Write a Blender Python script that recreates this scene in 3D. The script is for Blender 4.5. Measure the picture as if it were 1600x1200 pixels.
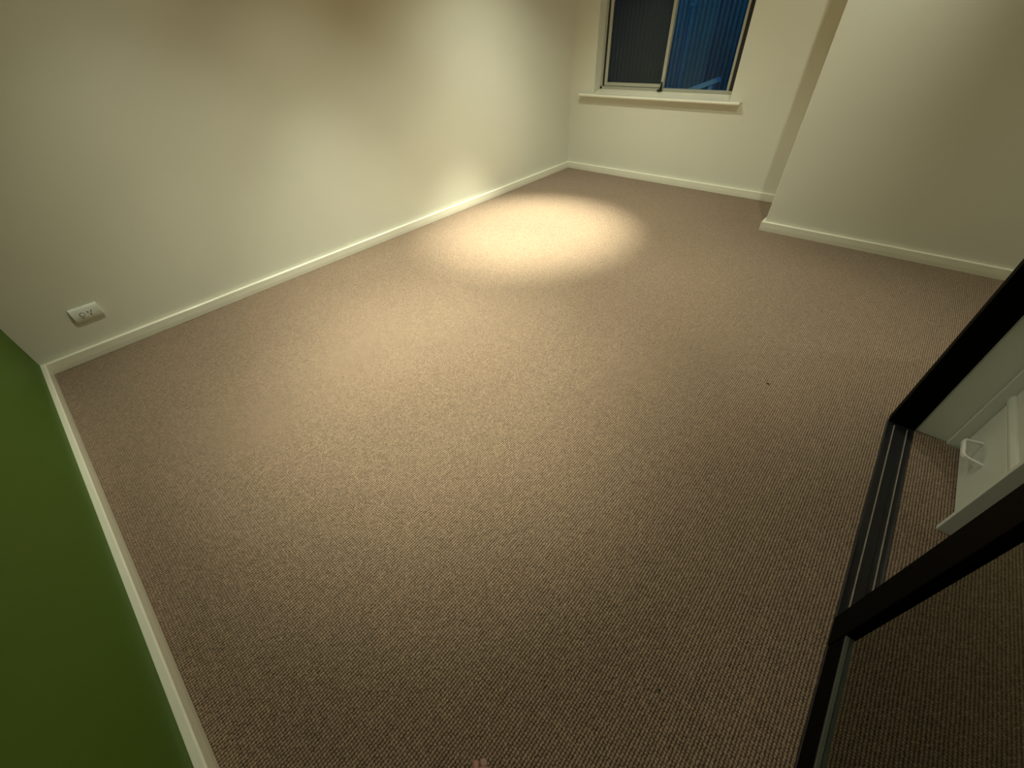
import bpy, bmesh, math, random
from mathutils import Vector, Matrix

for o in list(bpy.data.objects):
    bpy.data.objects.remove(o, do_unlink=True)
sc = bpy.context.scene
COL = sc.collection
R = math.radians

# ------------------------------------------------------------------ camera
cam_d = bpy.data.cameras.new('camera')
cam = bpy.data.objects.new('camera', cam_d)
COL.objects.link(cam)
cam_d.sensor_fit = 'HORIZONTAL'
cam_d.sensor_width = 36.0
cam_d.lens = 626.87 / 1600 * 36.0
cam_d.clip_start = 0.02
rot = Matrix(((0.7519165884811774, -0.4166422398143072, 0.5109116244218221),
              (0.6578037869883521, 0.5256031406940271, -0.539477076729269),
              (-0.043767816836239405, 0.7417213644591156, 0.6692785636148055)))
cam.matrix_world = Matrix.Translation((2.9926, 0.4459, 1.3)) @ rot.to_4x4()
sc.camera = cam

# ------------------------------------------------------------------ world: deep blue dusk sky
w = bpy.data.worlds.new('dusk')
sc.world = w
w.use_nodes = True
bg = w.node_tree.nodes['Background']
bg.inputs[0].default_value = (0.028, 0.27, 0.60, 1)
bg.inputs[1].default_value = 0.9

# ------------------------------------------------------------------ exposure
vs = sc.view_settings
vs.view_transform = 'Standard'
vs.look = 'None'
vs.gamma = 1.0
vs.use_curve_mapping = False
vs.exposure = 0.03

# ------------------------------------------------------------------ ceiling downlights and added fill lamps (positions in plan)
CEIL = 2.4
WARM = (0.97, 1.0, 0.80)


def spot(name, x, y, watts, angle, blend, radius=0.025, color=WARM, aim=None):
    d = bpy.data.lights.new(name, 'SPOT')
    d.energy = watts
    d.spot_size = R(angle)
    d.spot_blend = blend
    d.shadow_soft_size = radius
    d.color = color
    o = bpy.data.objects.new(name, d)
    o.location = (x, y, CEIL - 0.03)
    if aim:
        v = Vector(aim) - o.location
        o.rotation_euler = v.to_track_quat('-Z', 'Y').to_euler()
    COL.objects.link(o)
    return o


LAMPS = [(0.97, 3.42), (2.76, 2.90), (0.85, 1.0), (4.6, 3.45), (1.7, 1.3), (1.7, 2.1), (0.74, 1.9), (2.48, 0.82)]  # includes unseen fill fittings added around the room's middle
# watts, cone angle, blend for the spill and the core of each fitting
BEAMS = [[(122, 115, 1), (60, 85, 1), (960, 48, 0.95)],
         [(44, 84, 1), (8, 115, 1), (70, 60, 1)],
         [(20, 115, 1), (60, 85, 1), (50, 60, 1)],
         [(36, 115, 1)],
         [(200, 60, 1), (32, 44, 0.8)],  # added fill lamp between green wall and room centre
         [(46, 115, 1), (66, 85, 1)],  # lamp added to brighten the middle of the room
         [(45, 85, 1), (165, 60, 1)],  # unseen lamp added to lift the long wall and nearby carpet
         [(30, 115, 1)]]
# the fitting nearest the window is tipped a little towards the left wall, its neighbour towards the alcove
AIM = {48: (0.84, 3.08, 0), 84: (1.55, 4.78, 0.8)}
for (lx, ly), bs in zip(LAMPS, BEAMS):
    for e, ang, bl in bs:
        spot('downlight_or_fill_lamp', lx, ly, e, ang, bl, aim=AIM.get(ang))


# ------------------------------------------------------------------ materials
def mat(name, color, rough=0.6, metal=0.0, noise=0.0, nscale=6.0, bump=0.0, bscale=200.0, spec=0.5, coat=0.0):
    m = bpy.data.materials.new(name)
    m.use_nodes = True
    nt = m.node_tree
    b = nt.nodes['Principled BSDF']
    b.inputs['Base Color'].default_value = (*color, 1)
    b.inputs['Roughness'].default_value = rough
    b.inputs['Metallic'].default_value = metal
    b.inputs['Specular IOR Level'].default_value = spec
    b.inputs['Coat Weight'].default_value = coat
    tc = nt.nodes.new('ShaderNodeTexCoord')
    if noise > 0:
        n = nt.nodes.new('ShaderNodeTexNoise')
        n.inputs['Scale'].default_value = nscale
        n.inputs['Detail'].default_value = 4
        nt.links.new(tc.outputs['Object'], n.inputs['Vector'])
        mx = nt.nodes.new('ShaderNodeMix')
        mx.data_type = 'RGBA'
        mx.inputs['A'].default_value = (*[c * (1 - noise) for c in color], 1)
        mx.inputs['B'].default_value = (*[min(1, c * (1 + noise)) for c in color], 1)
        nt.links.new(n.outputs['Fac'], mx.inputs['Factor'])
        nt.links.new(mx.outputs['Result'], b.inputs['Base Color'])
    if bump > 0:
        n2 = nt.nodes.new('ShaderNodeTexNoise')
        n2.inputs['Scale'].default_value = bscale
        n2.inputs['Detail'].default_value = 3
        nt.links.new(tc.outputs['Object'], n2.inputs['Vector'])
        bp = nt.nodes.new('ShaderNodeBump')
        bp.inputs['Strength'].default_value = 0.4
        bp.inputs['Distance'].default_value = bump
        nt.links.new(n2.outputs['Fac'], bp.inputs['Height'])
        nt.links.new(bp.outputs['Normal'], b.inputs['Normal'])
    return m


def mth(nt, op, a, b=None, c=None):
    n = nt.nodes.new('ShaderNodeMath')
    n.operation = op
    for i, v in enumerate((a, b, c)):
        if v is None:
            continue
        if isinstance(v, (int, float)):
            n.inputs[i].default_value = v
        else:
            nt.links.new(v, n.inputs[i])
    return n.outputs[0]


def carpet_material():
    m = bpy.data.materials.new('loop_pile_carpet')
    m.use_nodes = True
    nt = m.node_tree
    b = nt.nodes['Principled BSDF']
    tc = nt.nodes.new('ShaderNodeTexCoord')
    # slight wander of the rows
    wn = nt.nodes.new('ShaderNodeTexNoise')
    wn.inputs['Scale'].default_value = 9.0
    wn.inputs['Detail'].default_value = 2
    nt.links.new(tc.outputs['Object'], wn.inputs['Vector'])
    sep = nt.nodes.new('ShaderNodeSeparateXYZ')
    nt.links.new(tc.outputs['Object'], sep.inputs[0])
    fine = nt.nodes.new('ShaderNodeTexNoise')
    fine.inputs['Scale'].default_value = 150.0
    fine.inputs['Detail'].default_value = 2
    nt.links.new(tc.outputs['Object'], fine.inputs['Vector'])
    fj = mth(nt, 'SUBTRACT', fine.outputs['Fac'], 0.5)
    wob = mth(nt, 'MULTIPLY', wn.outputs['Fac'], 0.004)
    u = mth(nt, 'DIVIDE', mth(nt, 'ADD', sep.outputs[0], wob), 0.0082)
    u = mth(nt, 'ADD', u, mth(nt, 'MULTIPLY', fj, 0.9))
    v = mth(nt, 'DIVIDE', mth(nt, 'ADD', sep.outputs[1], wob), 0.0076)
    v = mth(nt, 'ADD', v, mth(nt, 'MULTIPLY', fj, -1.1))
    fu = mth(nt, 'FLOOR', u)
    par = mth(nt, 'MULTIPLY', mth(nt, 'MODULO', fu, 2.0), 0.12)
    v = mth(nt, 'ADD', v, par)
    fv = mth(nt, 'FLOOR', v)
    su = mth(nt, 'POWER', mth(nt, 'ABSOLUTE', mth(nt, 'SINE', mth(nt, 'MULTIPLY', u, math.pi))), 0.75)
    sv = mth(nt, 'POWER', mth(nt, 'ABSOLUTE', mth(nt, 'SINE', mth(nt, 'MULTIPLY', v, math.pi))), 0.30)
    h = mth(nt, 'MULTIPLY', su, sv)
    cmb = nt.nodes.new('ShaderNodeCombineXYZ')
    nt.links.new(fu, cmb.inputs[0])
    nt.links.new(fv, cmb.inputs[1])
    white = nt.nodes.new('ShaderNodeTexWhiteNoise')
    white.noise_dimensions = '2D'
    nt.links.new(cmb.outputs[0], white.inputs['Vector'])
    cell = mth(nt, 'MULTIPLY', white.outputs['Value'], 0.30)
    big = nt.nodes.new('ShaderNodeTexNoise')
    big.inputs['Scale'].default_value = 1.6
    big.inputs['Detail'].default_value = 3
    nt.links.new(tc.outputs['Object'], big.inputs['Vector'])
    ramp = nt.nodes.new('ShaderNodeValToRGB')
    ramp.color_ramp.elements[0].position = 0.05
    ramp.color_ramp.elements[0].color = (0.014, 0.008, 0.0045, 1)
    ramp.color_ramp.elements[1].position = 0.95
    ramp.color_ramp.elements[1].color = (0.37, 0.255, 0.168, 1)
    e = ramp.color_ramp.elements.new(0.5)
    e.color = (0.165, 0.115, 0.075, 1)
    nt.links.new(h, ramp.inputs[0])
    gain = mth(nt, 'ADD', mth(nt, 'ADD', cell, 0.82), mth(nt, 'MULTIPLY', big.outputs['Fac'], 0.20))
    mul = nt.nodes.new('ShaderNodeVectorMath')
    mul.operation = 'SCALE'
    nt.links.new(ramp.outputs[0], mul.inputs[0])
    nt.links.new(gain, mul.inputs['Scale'])
    nt.links.new(mul.outputs[0], b.inputs['Base Color'])
    b.inputs['Roughness'].default_value = 0.95
    b.inputs['Specular IOR Level'].default_value = 0.15
    b.inputs['Sheen Weight'].default_value = 0.25
    b.inputs['Sheen Roughness'].default_value = 0.5
    bp = nt.nodes.new('ShaderNodeBump')
    bp.inputs['Strength'].default_value = 0.7
    bp.inputs['Distance'].default_value = 0.0018
    nt.links.new(h, bp.inputs['Height'])
    nt.links.new(bp.outputs['Normal'], b.inputs['Normal'])
    return m


def glass_material(name, tint):
    m = bpy.data.materials.new(name)
    m.use_nodes = True
    nt = m.node_tree
    nt.nodes.remove(nt.nodes['Principled BSDF'])
    out = nt.nodes['Material Output']
    tr = nt.nodes.new('ShaderNodeBsdfTransparent')
    tr.inputs[0].default_value = (*tint, 1)
    gl = nt.nodes.new('ShaderNodeBsdfGlossy')
    gl.inputs['Roughness'].default_value = 0.01
    fr = nt.nodes.new('ShaderNodeFresnel')
    fr.inputs[0].default_value = 1.33
    mx = nt.nodes.new('ShaderNodeMixShader')
    nt.links.new(fr.outputs[0], mx.inputs[0])
    nt.links.new(tr.outputs[0], mx.inputs[1])
    nt.links.new(gl.outputs[0], mx.inputs[2])
    nt.links.new(mx.outputs[0], out.inputs[0])
    return m


def screen_material():
    m = bpy.data.materials.new('insect_mesh')
    m.use_nodes = True
    nt = m.node_tree
    nt.nodes.remove(nt.nodes['Principled BSDF'])
    out = nt.nodes['Material Output']
    tr = nt.nodes.new('ShaderNodeBsdfTransparent')
    df = nt.nodes.new('ShaderNodeBsdfDiffuse')
    df.inputs[0].default_value = (0.022, 0.038, 0.046, 1)
    mx = nt.nodes.new('ShaderNodeMixShader')
    mx.inputs[0].default_value = 0.72
    nt.links.new(tr.outputs[0], mx.inputs[1])
    nt.links.new(df.outputs[0], mx.inputs[2])
    nt.links.new(mx.outputs[0], out.inputs[0])
    return m


M = dict(
    carpet=carpet_material(),
    cream=mat('cream_wall_paint', (0.74, 0.73, 0.62), 0.55, noise=0.03, nscale=2.5, bump=0.0006, bscale=90),
    green=mat('olive_green_wall_paint', (0.072, 0.150, 0.0085), 0.55, noise=0.06, nscale=3, bump=0.0006, bscale=90, spec=0.2),
    ceiling=mat('white_ceiling_paint', (0.78, 0.76, 0.70), 0.8, noise=0.02, nscale=3),
    gloss=mat('cream_gloss_paint', (0.87, 0.85, 0.71), 0.22, noise=0.05, nscale=8, bump=0.0010, bscale=45),
    closet=mat('wardrobe_grey_white_paint', (0.72, 0.76, 0.68), 0.6, noise=0.03, nscale=4),
    cabinet=mat('white_cabinet_laminate', (0.70, 0.74, 0.68), 0.4, noise=0.02, nscale=5),
    handle=mat('white_plastic_handle', (0.85, 0.86, 0.82), 0.3, noise=0.01, nscale=30),
    black=mat('black_painted_metal', (0.0025, 0.0025, 0.002), 0.5, noise=0.2, nscale=12, spec=0.02),
    track=mat('black_track_metal', (0.012, 0.012, 0.014), 0.35, noise=0.4, nscale=25, spec=0.5),
    worn=mat('worn_track_ridge', (0.42, 0.38, 0.32), 0.4, metal=0.6, noise=0.45, nscale=35),
    mirror=mat('dark_tinted_mirror', (0.20, 0.215, 0.165), 0.02, metal=1.0, noise=0.02, nscale=3),
    edge_strip=mat('grey_mirror_strip', (0.07, 0.075, 0.06), 0.4, noise=0.1, nscale=30),
    alu=mat('aged_aluminium', (0.50, 0.50, 0.42), 0.45, metal=0.35, noise=0.08, nscale=20),
    gap_dark=mat('window_gap_shade', (0.02, 0.02, 0.02), 0.6, noise=0.1, nscale=20),
    latch=mat('black_latch_plastic', (0.008, 0.009, 0.01), 0.4, noise=0.1, nscale=20),
    glass=glass_material('window_glass', (0.93, 0.96, 0.95)),
    screen=screen_material(),
    fence=mat('painted_corrugated_steel', (0.03, 0.27, 0.40), 0.6, noise=0.1, nscale=3, spec=0.2),
    soil=mat('dark_ground', (0.05, 0.05, 0.045), 0.9, noise=0.3, nscale=6),
    plank=mat('dusk_blue_rail', (0.22, 0.58, 0.98), 0.6, noise=0.1, nscale=10),  # blue of the dusk light is put into the rail's base colour
    plastic=mat('white_outlet_plastic', (0.84, 0.86, 0.79), 0.25, noise=0.01, nscale=30),
    slot=mat('outlet_slot_shadow', (0.02, 0.02, 0.015), 0.8, noise=0.1, nscale=30),
    skin=mat('bare_skin', (0.40, 0.20, 0.155), 0.5, noise=0.12, nscale=60, bump=0.0006, bscale=300),
    nail=mat('toe_nail', (0.42, 0.225, 0.18), 0.55, noise=0.05, nscale=60),
    lint=mat('dark_lint', (0.02, 0.014, 0.01), 0.9, noise=0.2, nscale=200),
)
lm = bpy.data.materials.new('lamp_lens')
lm.use_nodes = True
lm.node_tree.nodes['Principled BSDF'].inputs['Emission Color'].default_value = (*WARM, 1)
lm.node_tree.nodes['Principled BSDF'].inputs['Emission Strength'].default_value = 3.0
M['lens'] = lm


# ------------------------------------------------------------------ mesh helpers
def add_box(bm, x0, x1, y0, y1, z0, z1):
    vs_ = [bm.verts.new((x, y, z)) for z in (z0, z1) for y in (y0, y1) for x in (x0, x1)]
    for f in ((0, 2, 3, 1), (4, 5, 7, 6), (0, 1, 5, 4), (2, 6, 7, 3), (0, 4, 6, 2), (1, 3, 7, 5)):
        bm.faces.new([vs_[i] for i in f])
    return vs_


def add_prism(bm, pts, a, b, fn):
    """polygon pts (2D) extruded from a to b; fn(u, v, t) -> xyz"""
    A = [bm.verts.new(fn(u_, v_, a)) for u_, v_ in pts]
    B = [bm.verts.new(fn(u_, v_, b)) for u_, v_ in pts]
    n = len(pts)
    bm.faces.new(A)
    bm.faces.new(B[::-1])
    for i in range(n):
        bm.faces.new((A[i], B[i], B[(i + 1) % n], A[(i + 1) % n]))


def add_disc(bm, c, axis, r, d, n=32):
    """a disc of depth d centred at c along axis"""
    mtx = Matrix.Translation(c) @ Vector(axis).to_track_quat('Z', 'Y').to_matrix().to_4x4()
    bmesh.ops.create_cone(bm, cap_ends=True, segments=n, radius1=r, radius2=r, depth=d, matrix=mtx)


def obj(name, bm, material, parent=None, bevel=0.0, seg=2, smooth=False):
    bmesh.ops.recalc_face_normals(bm, faces=bm.faces)
    me = bpy.data.meshes.new(name)
    bm.to_mesh(me)
    bm.free()
    me.materials.append(material)
    o = bpy.data.objects.new(name, me)
    COL.objects.link(o)
    if smooth:
        for p in me.polygons:
            p.use_smooth = True
    if parent:
        o.parent = parent
        o.matrix_parent_inverse = parent.matrix_world.inverted()
    if bevel > 0:
        md = o.modifiers.new('bevel', 'BEVEL')
        md.width = bevel
        md.segments = seg
        md.limit_method = 'ANGLE'
        md.angle_limit = R(40)
    return o


def box(name, x0, x1, y0, y1, z0, z1, material, parent=None, bevel=0.0, seg=2):
    bm = bmesh.new()
    add_box(bm, x0, x1, y0, y1, z0, z1)
    return obj(name, bm, material, parent, bevel, seg)


def struct(o, label=None):
    o['kind'] = 'structure'
    if label:
        o['label'] = label
        o['category'] = label.split('|')[-1].strip() if '|' in label else 'structure'
    return o


def st(o, label, cat):
    o['kind'] = 'structure'
    o['label'] = label
    o['category'] = cat
    return o


def thing(name, label, cat, loc, group=None):
    o = bpy.data.objects.new(name, None)
    o.empty_display_size = 0.05
    o.location = loc
    COL.objects.link(o)
    o.matrix_world = Matrix.Translation(loc)
    o['label'] = label
    o['category'] = cat
    if group:
        o['group'] = group
    return o


def tag(o, label, cat, group=None):
    o['label'] = label
    o['category'] = cat
    if group:
        o['group'] = group
    return o


# ------------------------------------------------------------------ room shell
L = 4.781          # back wall plane
CX, CY = 2.352, 4.088   # corner of the wall that steps forward
WX0, WX1, WZ0, WZ1 = 0.28, 1.635, 0.70, 1.98

st(box('floor', -0.15, 5.4, -0.15, 4.93, -0.10, 0.0, M['carpet']),
   'beige brown loop pile carpet covering the room and running into the wardrobe', 'carpet')
st(box('ceiling', -0.15, 5.4, -0.15, 4.93, CEIL, CEIL + 0.1, M['ceiling']), 'plain white ceiling above the room', 'ceiling')
st(box('wall_left', -0.15, 0.0, 0.0, L, 0, CEIL, M['cream']),
   'long cream wall on the left with a power outlet near its green end', 'wall')
st(box('wall_front', -0.15, 5.4, -0.15, 0.0, 0, CEIL, M['green']), 'olive green wall at the lower left', 'wall')
bm = bmesh.new()
add_box(bm, -0.15, WX0, L, L + 0.17, 0, CEIL)
add_box(bm, WX1, CX + 0.02, L, L + 0.17, 0, CEIL)
add_box(bm, WX0, WX1, L, L + 0.17, 0, WZ0)
add_box(bm, WX0, WX1, L, L + 0.17, WZ1, CEIL)
bmesh.ops.remove_doubles(bm, verts=bm.verts, dist=1e-5)
st(obj('wall_back', bm, M['cream']), 'cream wall at the far end holding the small window', 'wall')
st(box('wall_column', CX, 5.25, CY, L + 0.17, 0, CEIL, M['cream'], bevel=0.003),
   'cream wall stepping forward to the right of the window alcove', 'wall')
st(box('wall_right', 5.1, 5.25, 2.86, CY, 0, CEIL, M['cream']), 'cream wall closing the recess beyond the wardrobe', 'wall')
bm = bmesh.new()
add_box(bm, 3.50, 5.1, 2.74, 2.86, 0, CEIL)
add_box(bm, 3.50, 3.62, 2.33, 2.74, 0, CEIL)
st(obj('wall_wardrobe', bm, M['cream']), 'cream wall end behind the black wardrobe jamb', 'wall')

# wardrobe interior shell
bm = bmesh.new()
add_box(bm, 3.466, 4.15, 2.303, 2.33, 0, CEIL)          # far end
st(obj('wall_wardrobe_end', bm, M['closet']), 'grey white end wall inside the wardrobe beside the black jamb', 'wall')
st(box('wall_wardrobe_back', 4.15, 4.25, 0, 2.33, 0, CEIL, M['closet']), 'grey white back wall inside the wardrobe', 'wall')
st(box('wall_wardrobe_header', 3.385, 3.46, 0, 2.33, 2.12, CEIL, M['cream']), 'cream strip of wall above the sliding wardrobe doors', 'wall')


# baseboards: rounded top nose
def profile(th, h):
    return [(0, 0), (th - 0.002, 0), (th, h * 0.4), (th, h - 0.003), (th - 0.003, h), (0, h)]


def baseboard(name, fn, a, b, label, th=0.022, h=0.066, parent=None):
    bm = bmesh.new()
    add_prism(bm, profile(th, h), a, b, fn)
    return obj(name, bm, M['gloss'], parent, bevel=0.0015, seg=2)


st(baseboard('baseboard_left', lambda u_, v_, t: (u_, t, v_), 0.0, L, ''),
   'cream gloss skirting along the foot of the long left wall', 'baseboard')
st(baseboard('baseboard_front', lambda u_, v_, t: (t, u_, v_), 0.018, 3.37, '', th=0.021),
   'cream gloss skirting along the foot of the green wall', 'baseboard')
st(baseboard('baseboard_back', lambda u_, v_, t: (t, L - u_, v_), 0.018, CX, '', th=0.021),
   'cream gloss skirting under the window on the far wall', 'baseboard')
# the stepping wall: face plus mitred return
bm = bmesh.new()
pr = profile(0.021, 0.066)
for (fn0, fn1) in (((lambda u_, v_: (CX - u_, CY - u_, v_)), (lambda u_, v_: (5.1, CY - u_, v_))),
                   ((lambda u_, v_: (CX - u_, CY - u_, v_)), (lambda u_, v_: (CX - u_, L - 0.018, v_)))):
    A = [bm.verts.new(fn0(*p)) for p in pr]
    B = [bm.verts.new(fn1(*p)) for p in pr]
    n = len(pr)
    bm.faces.new(A); bm.faces.new(B)
    for i in range(n):
        bm.faces.new((A[i], B[i], B[(i + 1) % n], A[(i + 1) % n]))
st(obj('baseboard_column', bm, M['gloss']), 'cream gloss skirting wrapping the corner of the stepped wall', 'baseboard')

# ------------------------------------------------------------------ window
win = st(thing('window_1', '', 'window', (0.957, L + 0.13, 0.74)),
         'sliding aluminium window at dusk in the far wall with two panes', 'window')
bm = bmesh.new()   # sloped timber sub-sill inside the reveal
add_prism(bm, [(L - 0.002, WZ0), (L + 0.17, WZ0), (L + 0.17, 0.752), (L + 0.115, 0.748), (L - 0.002, 0.716)], WX0, WX1,
          lambda u_, v_, t: (t, u_, v_))
obj('sill_board', bm, M['gloss'], win)
Y0 = L + 0.112
fr = bmesh.new()
add_box(fr, WX0, WX0 + 0.022, Y0, Y0 + 0.055, 0.748, WZ1)
add_box(fr, WX1 - 0.022, WX1, Y0, Y0 + 0.055, 0.748, WZ1)
add_box(fr, WX0, WX1, Y0, Y0 + 0.055, 0.742, 0.772)
add_box(fr, WX0, WX1, Y0, Y0 + 0.055, WZ1 - 0.03, WZ1)
obj('frame', fr, M['alu'], win, bevel=0.0015)
sl = bmesh.new()
add_box(sl, WX0 + 0.022, WX0 + 0.046, Y0 + 0.012, Y0 + 0.04, 0.772, WZ1 - 0.03)
add_box(sl, WX1 - 0.07, WX1 - 0.022, Y0 + 0.012, Y0 + 0.04, 0.772, WZ1 - 0.03)
obj('gap_shade', sl, M['gap_dark'], win)  # shade of the window's open gaps painted as solid dark strips
# sliding sash on the left, in front
s = bmesh.new()
sx0, sx1, sz0, sz1 = WX0 + 0.044, 0.962, 0.776, WZ1 - 0.03
ya, yb = Y0 + 0.004, Y0 + 0.024
add_box(s, sx0, sx0 + 0.030, ya, yb, sz0, sz1)
add_box(s, sx1 - 0.028, sx1, ya, yb, sz0, sz1)
add_box(s, sx0 + 0.03, sx1 - 0.028, ya, yb, sz0, sz0 + 0.028)
add_box(s, sx0 + 0.03, sx1 - 0.028, ya, yb, sz1 - 0.028, sz1)
sash = obj('sash', s, M['alu'], win, bevel=0.0015)
sp = box('pane', sx0 + 0.03, sx1 - 0.028, ya + 0.008, ya + 0.012, sz0 + 0.028, sz1 - 0.028, M['glass'], sash)
# fly screen outside the left half
box('insect_screen', WX0 + 0.03, 0.945, Y0 + 0.048, Y0 + 0.049, 0.775, WZ1 - 0.03, M['screen'], win)
# fixed pane on the right
s = bmesh.new()
fx0, fx1 = 0.95, WX1 - 0.066
ya, yb = Y0 + 0.026, Y0 + 0.046
add_box(s, fx1 - 0.026, fx1, ya - 0.01, yb, 0.772, WZ1 - 0.03)
add_box(s, fx0, fx0 + 0.012, ya, yb, 0.772, WZ1 - 0.03)
fs = obj('fixed_frame', s, M['alu'], win, bevel=0.0015)
box('pane', fx0 + 0.012, fx1 - 0.026, ya + 0.008, ya + 0.012, 0.772, WZ1 - 0.03, M['glass'], fs)
# latch at the foot of the meeting stile
bm = bmesh.new()
add_box(bm, 0.915, 0.962, Y0 - 0.02, Y0 + 0.004, 0.752, 0.762)
add_prism(bm, [(0.93, 0.762), (0.958, 0.762), (0.956, 0.785), (0.952, 0.822), (0.944, 0.822), (0.940, 0.785)], Y0 - 0.012, Y0 + 0.003,
          lambda u_, v_, t: (u_, t, v_))
obj('latch', bm, M['latch'], win, bevel=0.001)

# projecting sill with rounded nose
sillpts = [(L, 0.696), (L - 0.052, 0.696), (L - 0.060, 0.700), (L - 0.063, 0.708), (L - 0.060, 0.716), (L - 0.052, 0.720), (L, 0.720)]
bm = bmesh.new()
add_prism(bm, sillpts, 0.135, 1.735, lambda u_, v_, t: (t, u_, v_))
st(obj('trim_1', bm, M['gloss'], bevel=0.002), 'cream gloss window sill projecting below the far window', 'window sill')

# ------------------------------------------------------------------ outside the window
st(box('trim_2', -3.0, 6.0, 4.96, 8.0, -0.2, -0.05, M['soil']), 'dark ground outside the window', 'ground')
bm = bmesh.new()
FY = 5.9
xs = []
x = -2.0
prev = None
while x < 4.5:
    for dx, dy in ((0, 0), (0.014, 0), (0.019, 0.032), (0.042, 0.032), (0.049, 0)):
        a = bm.verts.new((x + dx, FY + dy, -0.05)); c = bm.verts.new((x + dx, FY + dy, 2.6))
        if prev:
            bm.faces.new((prev[0], a, c, prev[1]))
        prev = (a, c)
    x += 0.049
f = obj('fence', bm, M['fence'])
md = f.modifiers.new('thickness', 'SOLIDIFY'); md.thickness = 0.004
tag(f, 'corrugated metal fence with vertical ribs seen in blue dusk through the window', 'fence')
bm = bmesh.new()
add_disc(bm, (0.72, 5.82, 1.27), (0, 0, 1), 0.012, 2.65, 16)
pipe = tag(obj('downpipe', bm, M['fence'], smooth=False), 'thin vertical pipe standing before the ribbed fence in the right pane', 'pipe')
bm = bmesh.new()
add_box(bm, 0.69, 0.75, 5.805, 5.865, 1.34, 1.365)
obj('bracket', bm, M['fence'], pipe)

a, b_ = Vector((0.80, 5.50, 0.625)), Vector((1.285, 5.50, 0.80))
dv = (b_ - a).normalized(); nz = Vector((-dv.z, 0, dv.x)) * 0.020
bm = bmesh.new()
add_prism(bm, [tuple((a + nz).xz), tuple((b_ + nz).xz), tuple((b_ - nz).xz), tuple((a - nz).xz)], 5.38, 5.46, lambda u_, v_, t: (u_, t, v_))
add_box(bm, 0.80, 0.84, 5.40, 5.44, -0.05, 0.62)
add_box(bm, 1.20, 1.24, 5.40, 5.44, -0.05, 0.76)
tag(obj('handrail', bm, M['plank']), 'sloping rail with blue dusk light painted into its colour outside the right window pane', 'handrail')

# ------------------------------------------------------------------ power outlet on the left wall
po = thing('power_outlet', 'white single power outlet with rocker switch low on the long cream wall', 'power outlet', (0, 0.305, 0.24))
py0, py1, pz0, pz1 = 0.245, 0.366, 0.203, 0.278
bm = bmesh.new()
n = 12
prof = []
for i in range(n + 1):
    t = i / n
    z = pz0 + (pz1 - pz0) * t
    d = 0.007 + 0.011 * (1 - (2 * t - 1) ** 2) ** 0.6
    prof.append((d, z))
pts = [(0, pz0)] + prof + [(0, pz1)]
add_prism(bm, pts, py0, py1, lambda u_, v_, t: (u_, t, v_))
obj('face_plate', bm, M['plastic'], po, bevel=0.0015)
bm = bmesh.new(); add_disc(bm, (0.0180, 0.286, 0.2405), (1, 0, 0), 0.0108, 0.002)
obj('switch_surround', bm, M['slot'], po)
bm = bmesh.new(); add_disc(bm, (0.0200, 0.286, 0.2405), (1, 0, 0), 0.0085, 0.006)
obj('rocker_switch', bm, M['plastic'], po, bevel=0.0015)
for (cy, cz, ang) in ((0.312, 0.2455, 30), (0.327, 0.2455, -30), (0.3195, 0.231, 0)):
    bm = bmesh.new()
    add_box(bm, -0.001, 0.0006, -0.0018, 0.0018, -0.0048, 0.0048)
    bmesh.ops.rotate(bm, verts=bm.verts, cent=(0, 0, 0), matrix=Matrix.Rotation(R(ang), 3, 'X'))
    bmesh.ops.translate(bm, verts=bm.verts, vec=(0.0178, cy, cz))
    obj('pin_slot', bm, M['slot'], po)

# ------------------------------------------------------------------ wardrobe: track, jamb, sliding door
tr = thing('door_track', 'black floor track with two worn ridges across the wardrobe opening', 'door track', (3.42, 1.2, 0))
bm = bmesh.new()
tp = [(3.376, 0), (3.376, 0.006), (3.379, 0.0085), (3.387, 0.0055), (3.400, 0.004), (3.4045, 0.004), (3.4275, 0.004), (3.429, 0.0065), (3.431, 0.004),
      (3.444, 0.004), (3.456, 0.0055), (3.462, 0.0075), (3.464, 0.0)]
add_prism(bm, tp, 0.02, 2.30, lambda u_, v_, t: (u_, t, v_))
obj('base_plate', bm, M['track'], tr)
for rx in (3.401, 3.443):
    bm = bmesh.new()
    add_prism(bm, [(rx - 0.0013, 0.0035), (rx - 0.0013, 0.010), (rx, 0.0112), (rx + 0.0013, 0.010), (rx + 0.0013, 0.0035)], 0.02, 2.27,
              lambda u_, v_, t: (u_, t, v_))
    obj('ridge', bm, M['worn'], tr)

jamb = box('wardrobe_jamb', 3.380, 3.466, 2.290, 2.330, 0, 2.12, M['black'], bevel=0.002)
tag(jamb, 'tall black upright jamb at the far end of the wardrobe opening', 'door jamb')

DY0, DY1 = 0.12, 1.312
dr = thing('sliding_door', 'black framed sliding wardrobe door with dark mirror in the lower right', 'sliding door', (3.39, 0.7, 0))
dx0, dx1 = 3.374, 3.400
box('stile', dx0, dx1 + 0.004, DY1 - 0.092, DY1, 0.012, 2.10, M['black'], dr, bevel=0.002)
box('stile', dx0, dx1, DY0, DY0 + 0.06, 0.012, 2.10, M['black'], dr, bevel=0.002)
box('bottom_rail', dx0 + 0.002, dx1, DY0 + 0.06, DY1 - 0.092, 0.012, 0.098, M['black'], dr, bevel=0.002)
box('top_rail', dx0 + 0.002, dx1, DY0 + 0.06, DY1 - 0.092, 2.04, 2.10, M['black'], dr, bevel=0.002)
box('mirror', dx0 + 0.012, dx1 - 0.004, DY0 + 0.06, DY1 - 0.092, 0.098, 2.04, M['mirror'], dr)
box('mirror_edge_strip', dx0 + 0.003, dx0 + 0.012, DY0 + 0.06, DY1 - 0.092, 0.098, 0.106, M['edge_strip'], dr, bevel=0.001)  # thin grey strip along the mirror's lower edge
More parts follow.
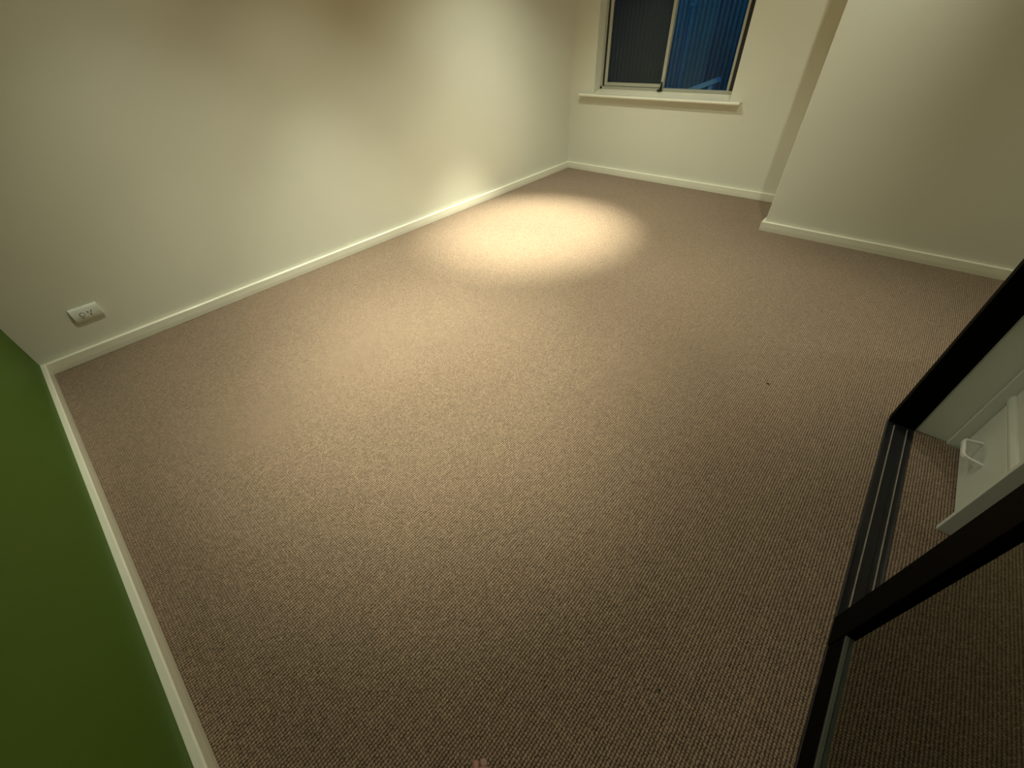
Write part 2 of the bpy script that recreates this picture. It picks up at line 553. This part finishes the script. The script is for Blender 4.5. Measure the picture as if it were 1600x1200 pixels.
dr2 = box('sliding_door', 3.416, 3.448, 0.02, 1.17, 0.012, 2.10, M['black'])
tag(dr2, 'second sliding door parked behind the mirrored door', 'sliding door')

# ------------------------------------------------------------------ drawer unit inside the wardrobe
du = thing('drawer_unit', 'white drawer unit with white bar handles standing inside the wardrobe', 'drawer unit', (3.8, 2.06, 0))
PX = 3.566
box('side_panel', PX, 4.10, 1.826, 1.842, 0, 1.25, M['cabinet'], du, bevel=0.0015)
box('side_panel', PX, 4.10, 2.286, 2.302, 0, 1.25, M['cabinet'], du, bevel=0.0015)
box('top_panel', PX, 4.10, 1.842, 2.286, 1.232, 1.25, M['cabinet'], du, bevel=0.0015)
box('back_panel', 4.09, 4.10, 1.842, 2.286, 0, 1.232, M['cabinet'], du)
z = 0.012
for k in range(4):
    zt = z + 0.229
    d = box('drawer', 3.600, 4.05, 1.845, 2.283, z, zt, M['cabinet'], du, bevel=0.003)
    zc = z + 0.125
    # D shaped strap handle
    hp = [(3.602, 2.050), (3.566, 2.060), (3.556, 2.064), (3.5505, 2.074), (3.5505, 2.146), (3.556, 2.156), (3.566, 2.160), (3.602, 2.170)]
    bm = bmesh.new()
    rings = []
    for i, p in enumerate(hp):
        pa = Vector(hp[max(i - 1, 0)]); pb = Vector(hp[min(i + 1, len(hp) - 1)])
        tdir = (pb - pa).normalized(); nrm = Vector((-tdir.y, tdir.x))
        wz = 0.0075 if 2 <= i <= 5 else 0.006
        hw = 0.0042
        rings.append([bm.verts.new((p[0] + nrm.x * a_, p[1] + nrm.y * a_, zc + b_)) for a_, b_ in ((-hw, -wz), (hw, -wz), (hw, wz), (-hw, wz))])
    for i in range(len(hp) - 1):
        for k2 in range(4):
            bm.faces.new((rings[i][k2], rings[i + 1][k2], rings[i + 1][(k2 + 1) % 4], rings[i][(k2 + 1) % 4]))
    bm.faces.new(rings[0]); bm.faces.new(rings[-1][::-1])
    obj('pull_handle', bm, M['handle'], d, bevel=0.0025, seg=3)
    bm = bmesh.new()
    add_prism(bm, [(3.603, zt + 0.004), (3.596, zt + 0.008), (3.592, zt + 0.020), (3.592, zt + 0.028), (3.596, zt + 0.040), (3.603, zt + 0.044), (3.63, zt + 0.044), (3.63, zt + 0.004)],
              1.842, 2.286, lambda u_, v_, t: (u_, t, v_))
    obj('divider_rail', bm, M['cabinet'], du, bevel=0.001)
    z = zt + 0.048

# ------------------------------------------------------------------ ceiling lights (the room's lamps and added fill lamps)
def ring(bm, r0, r1, z0, z1, n=40):
    v = []
    for i in range(n):
        a = 2 * math.pi * i / n
        c, s_ = math.cos(a), math.sin(a)
        v.append([bm.verts.new((r * c, r * s_, zz)) for r, zz in ((r0, z1), (r1, z1), (r1 - 0.003, z0), (r0 + 0.004, z0))])
    for i in range(n):
        a, b = v[i], v[(i + 1) % n]
        for k in range(4):
            bm.faces.new((a[k], b[k], b[(k + 1) % 4], a[(k + 1) % 4]))


where = ['nearest the window and the long cream wall', 'in front of the stepped wall', 'nearest the power outlet',
         'in the recess beyond the wardrobe', 'added as unseen fill between the green wall and the room centre', 'added to brighten the middle of the room',
         'added as unseen fill halfway along the long cream wall', 'nearest the mirrored sliding door']
for i, (lx, ly) in enumerate(LAMPS):
    t = thing('ceiling_light', 'round recessed ceiling downlight ' + where[i], 'ceiling light', (lx, ly, CEIL), 'recessed downlights in the ceiling')
    if i == 0:
        bm = bmesh.new(); ring(bm, 0.036, 0.052, -0.008, 0.0)
        r_ = obj('trim_ring', bm, M['ceiling'])
        bm = bmesh.new(); add_disc(bm, (0, 0, -0.001), (0, 0, 1), 0.036, 0.002)
        l_ = obj('lens', bm, M['lens'])
        r_.parent = t; l_.parent = t
    else:
        for src in (r_, l_):
            c = src.copy(); COL.objects.link(c); c.parent = t

# ------------------------------------------------------------------ bare foot of the person holding the camera
def skin_mesh(name, chains, parent=None, sub=2):
    """chains: list of lists of (x, y, z, r); first vertex of later chains joins the index given"""
    me = bpy.data.meshes.new(name)
    verts, edges, rad = [], [], []
    for start, ch in chains:
        prev = start
        for (x_, y_, z_, r) in ch:
            verts.append((x_, y_, z_)); rad.append(r)
            i_ = len(verts) - 1
            if prev is not None:
                edges.append((prev, i_))
            prev = i_
    me.from_pydata(verts, edges, [])
    o = bpy.data.objects.new(name, me)
    COL.objects.link(o)
    sk = o.modifiers.new('skin', 'SKIN')
    for i_, r in enumerate(rad):
        sv = me.skin_vertices[0].data[i_]
        sv.radius = r if isinstance(r, tuple) else (r, r)
    me.skin_vertices[0].data[0].use_root = True
    sb = o.modifiers.new('sub', 'SUBSURF'); sb.levels = sub; sb.render_levels = sub
    sk.use_smooth_shade = True
    me.materials.append(M['skin'])
    return o


# left foot, local: +y forward (toes), +x to the right (big toe side), origin under the ankle
ch = [(None, [(0.0, 0.0, 0.40, 0.052), (0.0, -0.005, 0.28, 0.046), (0.0, 0.0, 0.14, 0.034), (0.0, 0.005, 0.085, 0.036), (0.0, 0.03, 0.055, 0.036),
              (0.0, 0.08, 0.040, 0.033), (-0.002, 0.13, 0.028, 0.025)]),   # idx 0..6
      (3, [(0.0, -0.04, 0.036, 0.031)]),                                    # heel 7
      (6, [(0.022, 0.148, 0.024, 0.021), (0.026, 0.178, 0.021, 0.020), (0.026, 0.203, 0.020, 0.0195)]),
      (6, [(0.004, 0.158, 0.019, 0.013), (0.006, 0.190, 0.017, 0.0095), (0.006, 0.213, 0.013, 0.0105)]),
      (6, [(-0.012, 0.152, 0.018, 0.012), (-0.013, 0.178, 0.015, 0.008), (-0.013, 0.194, 0.011, 0.008)]),
      (6, [(-0.027, 0.142, 0.017, 0.012), (-0.030, 0.166, 0.014, 0.0078), (-0.030, 0.180, 0.010, 0.0076)]),
      (6, [(-0.040, 0.130, 0.016, 0.012), (-0.045, 0.150, 0.013, 0.0075), (-0.045, 0.164, 0.010, 0.0072)])]
foot = skin_mesh('person', ch)
tag(foot, 'person standing at the bottom edge, only the tips of bare toes on the carpet showing', 'person')
bm = bmesh.new()
bmesh.ops.create_uvsphere(bm, u_segments=16, v_segments=8, radius=1.0)
bmesh.ops.scale(bm, verts=bm.verts, vec=(0.0075, 0.008, 0.0012))
bmesh.ops.translate(bm, verts=bm.verts, vec=(0.026, 0.205, 0.0325))
nail = obj('toenail', bm, M['nail'], smooth=True)
nail.parent = foot
FA = math.atan2(-0.60, 0.80)   # heading
hx, hy = 0.0, 0.0
foot.rotation_euler = (0, 0, R(44))
TIP = Vector((2.825, 0.4535, 0.0))
off = Matrix.Rotation(R(44), 3, 'Z') @ Vector((0.026, 0.219, 0.0))
foot.location = (TIP.x - off.x, TIP.y - off.y, 0.003)

# ------------------------------------------------------------------ a speck of lint on the carpet
bm = bmesh.new()
bmesh.ops.create_icosphere(bm, subdivisions=2, radius=0.005)
for v_ in bm.verts:
    v_.co.x *= 1.3; v_.co.y *= 0.7; v_.co.z *= 0.5
    v_.co *= 1 + 0.25 * math.sin(v_.co.x * 900 + v_.co.y * 700)
lint = tag(obj('lint_speck', bm, M['lint']), 'tiny dark speck of lint lying on the carpet in front of the wardrobe', 'lint')
lint.location = (2.935, 2.234, 0.0025)
l2 = lint.copy(); COL.objects.link(l2)
l2.location = (3.078, 0.840, 0.0025); l2.rotation_euler.z = 1.0; l2.scale = (0.6, 0.6, 0.6)
l2['label'] = 'tiny dark speck of lint on the carpet close to the mirrored sliding door'
lint['group'] = l2['group'] = 'lint specks on the carpet'
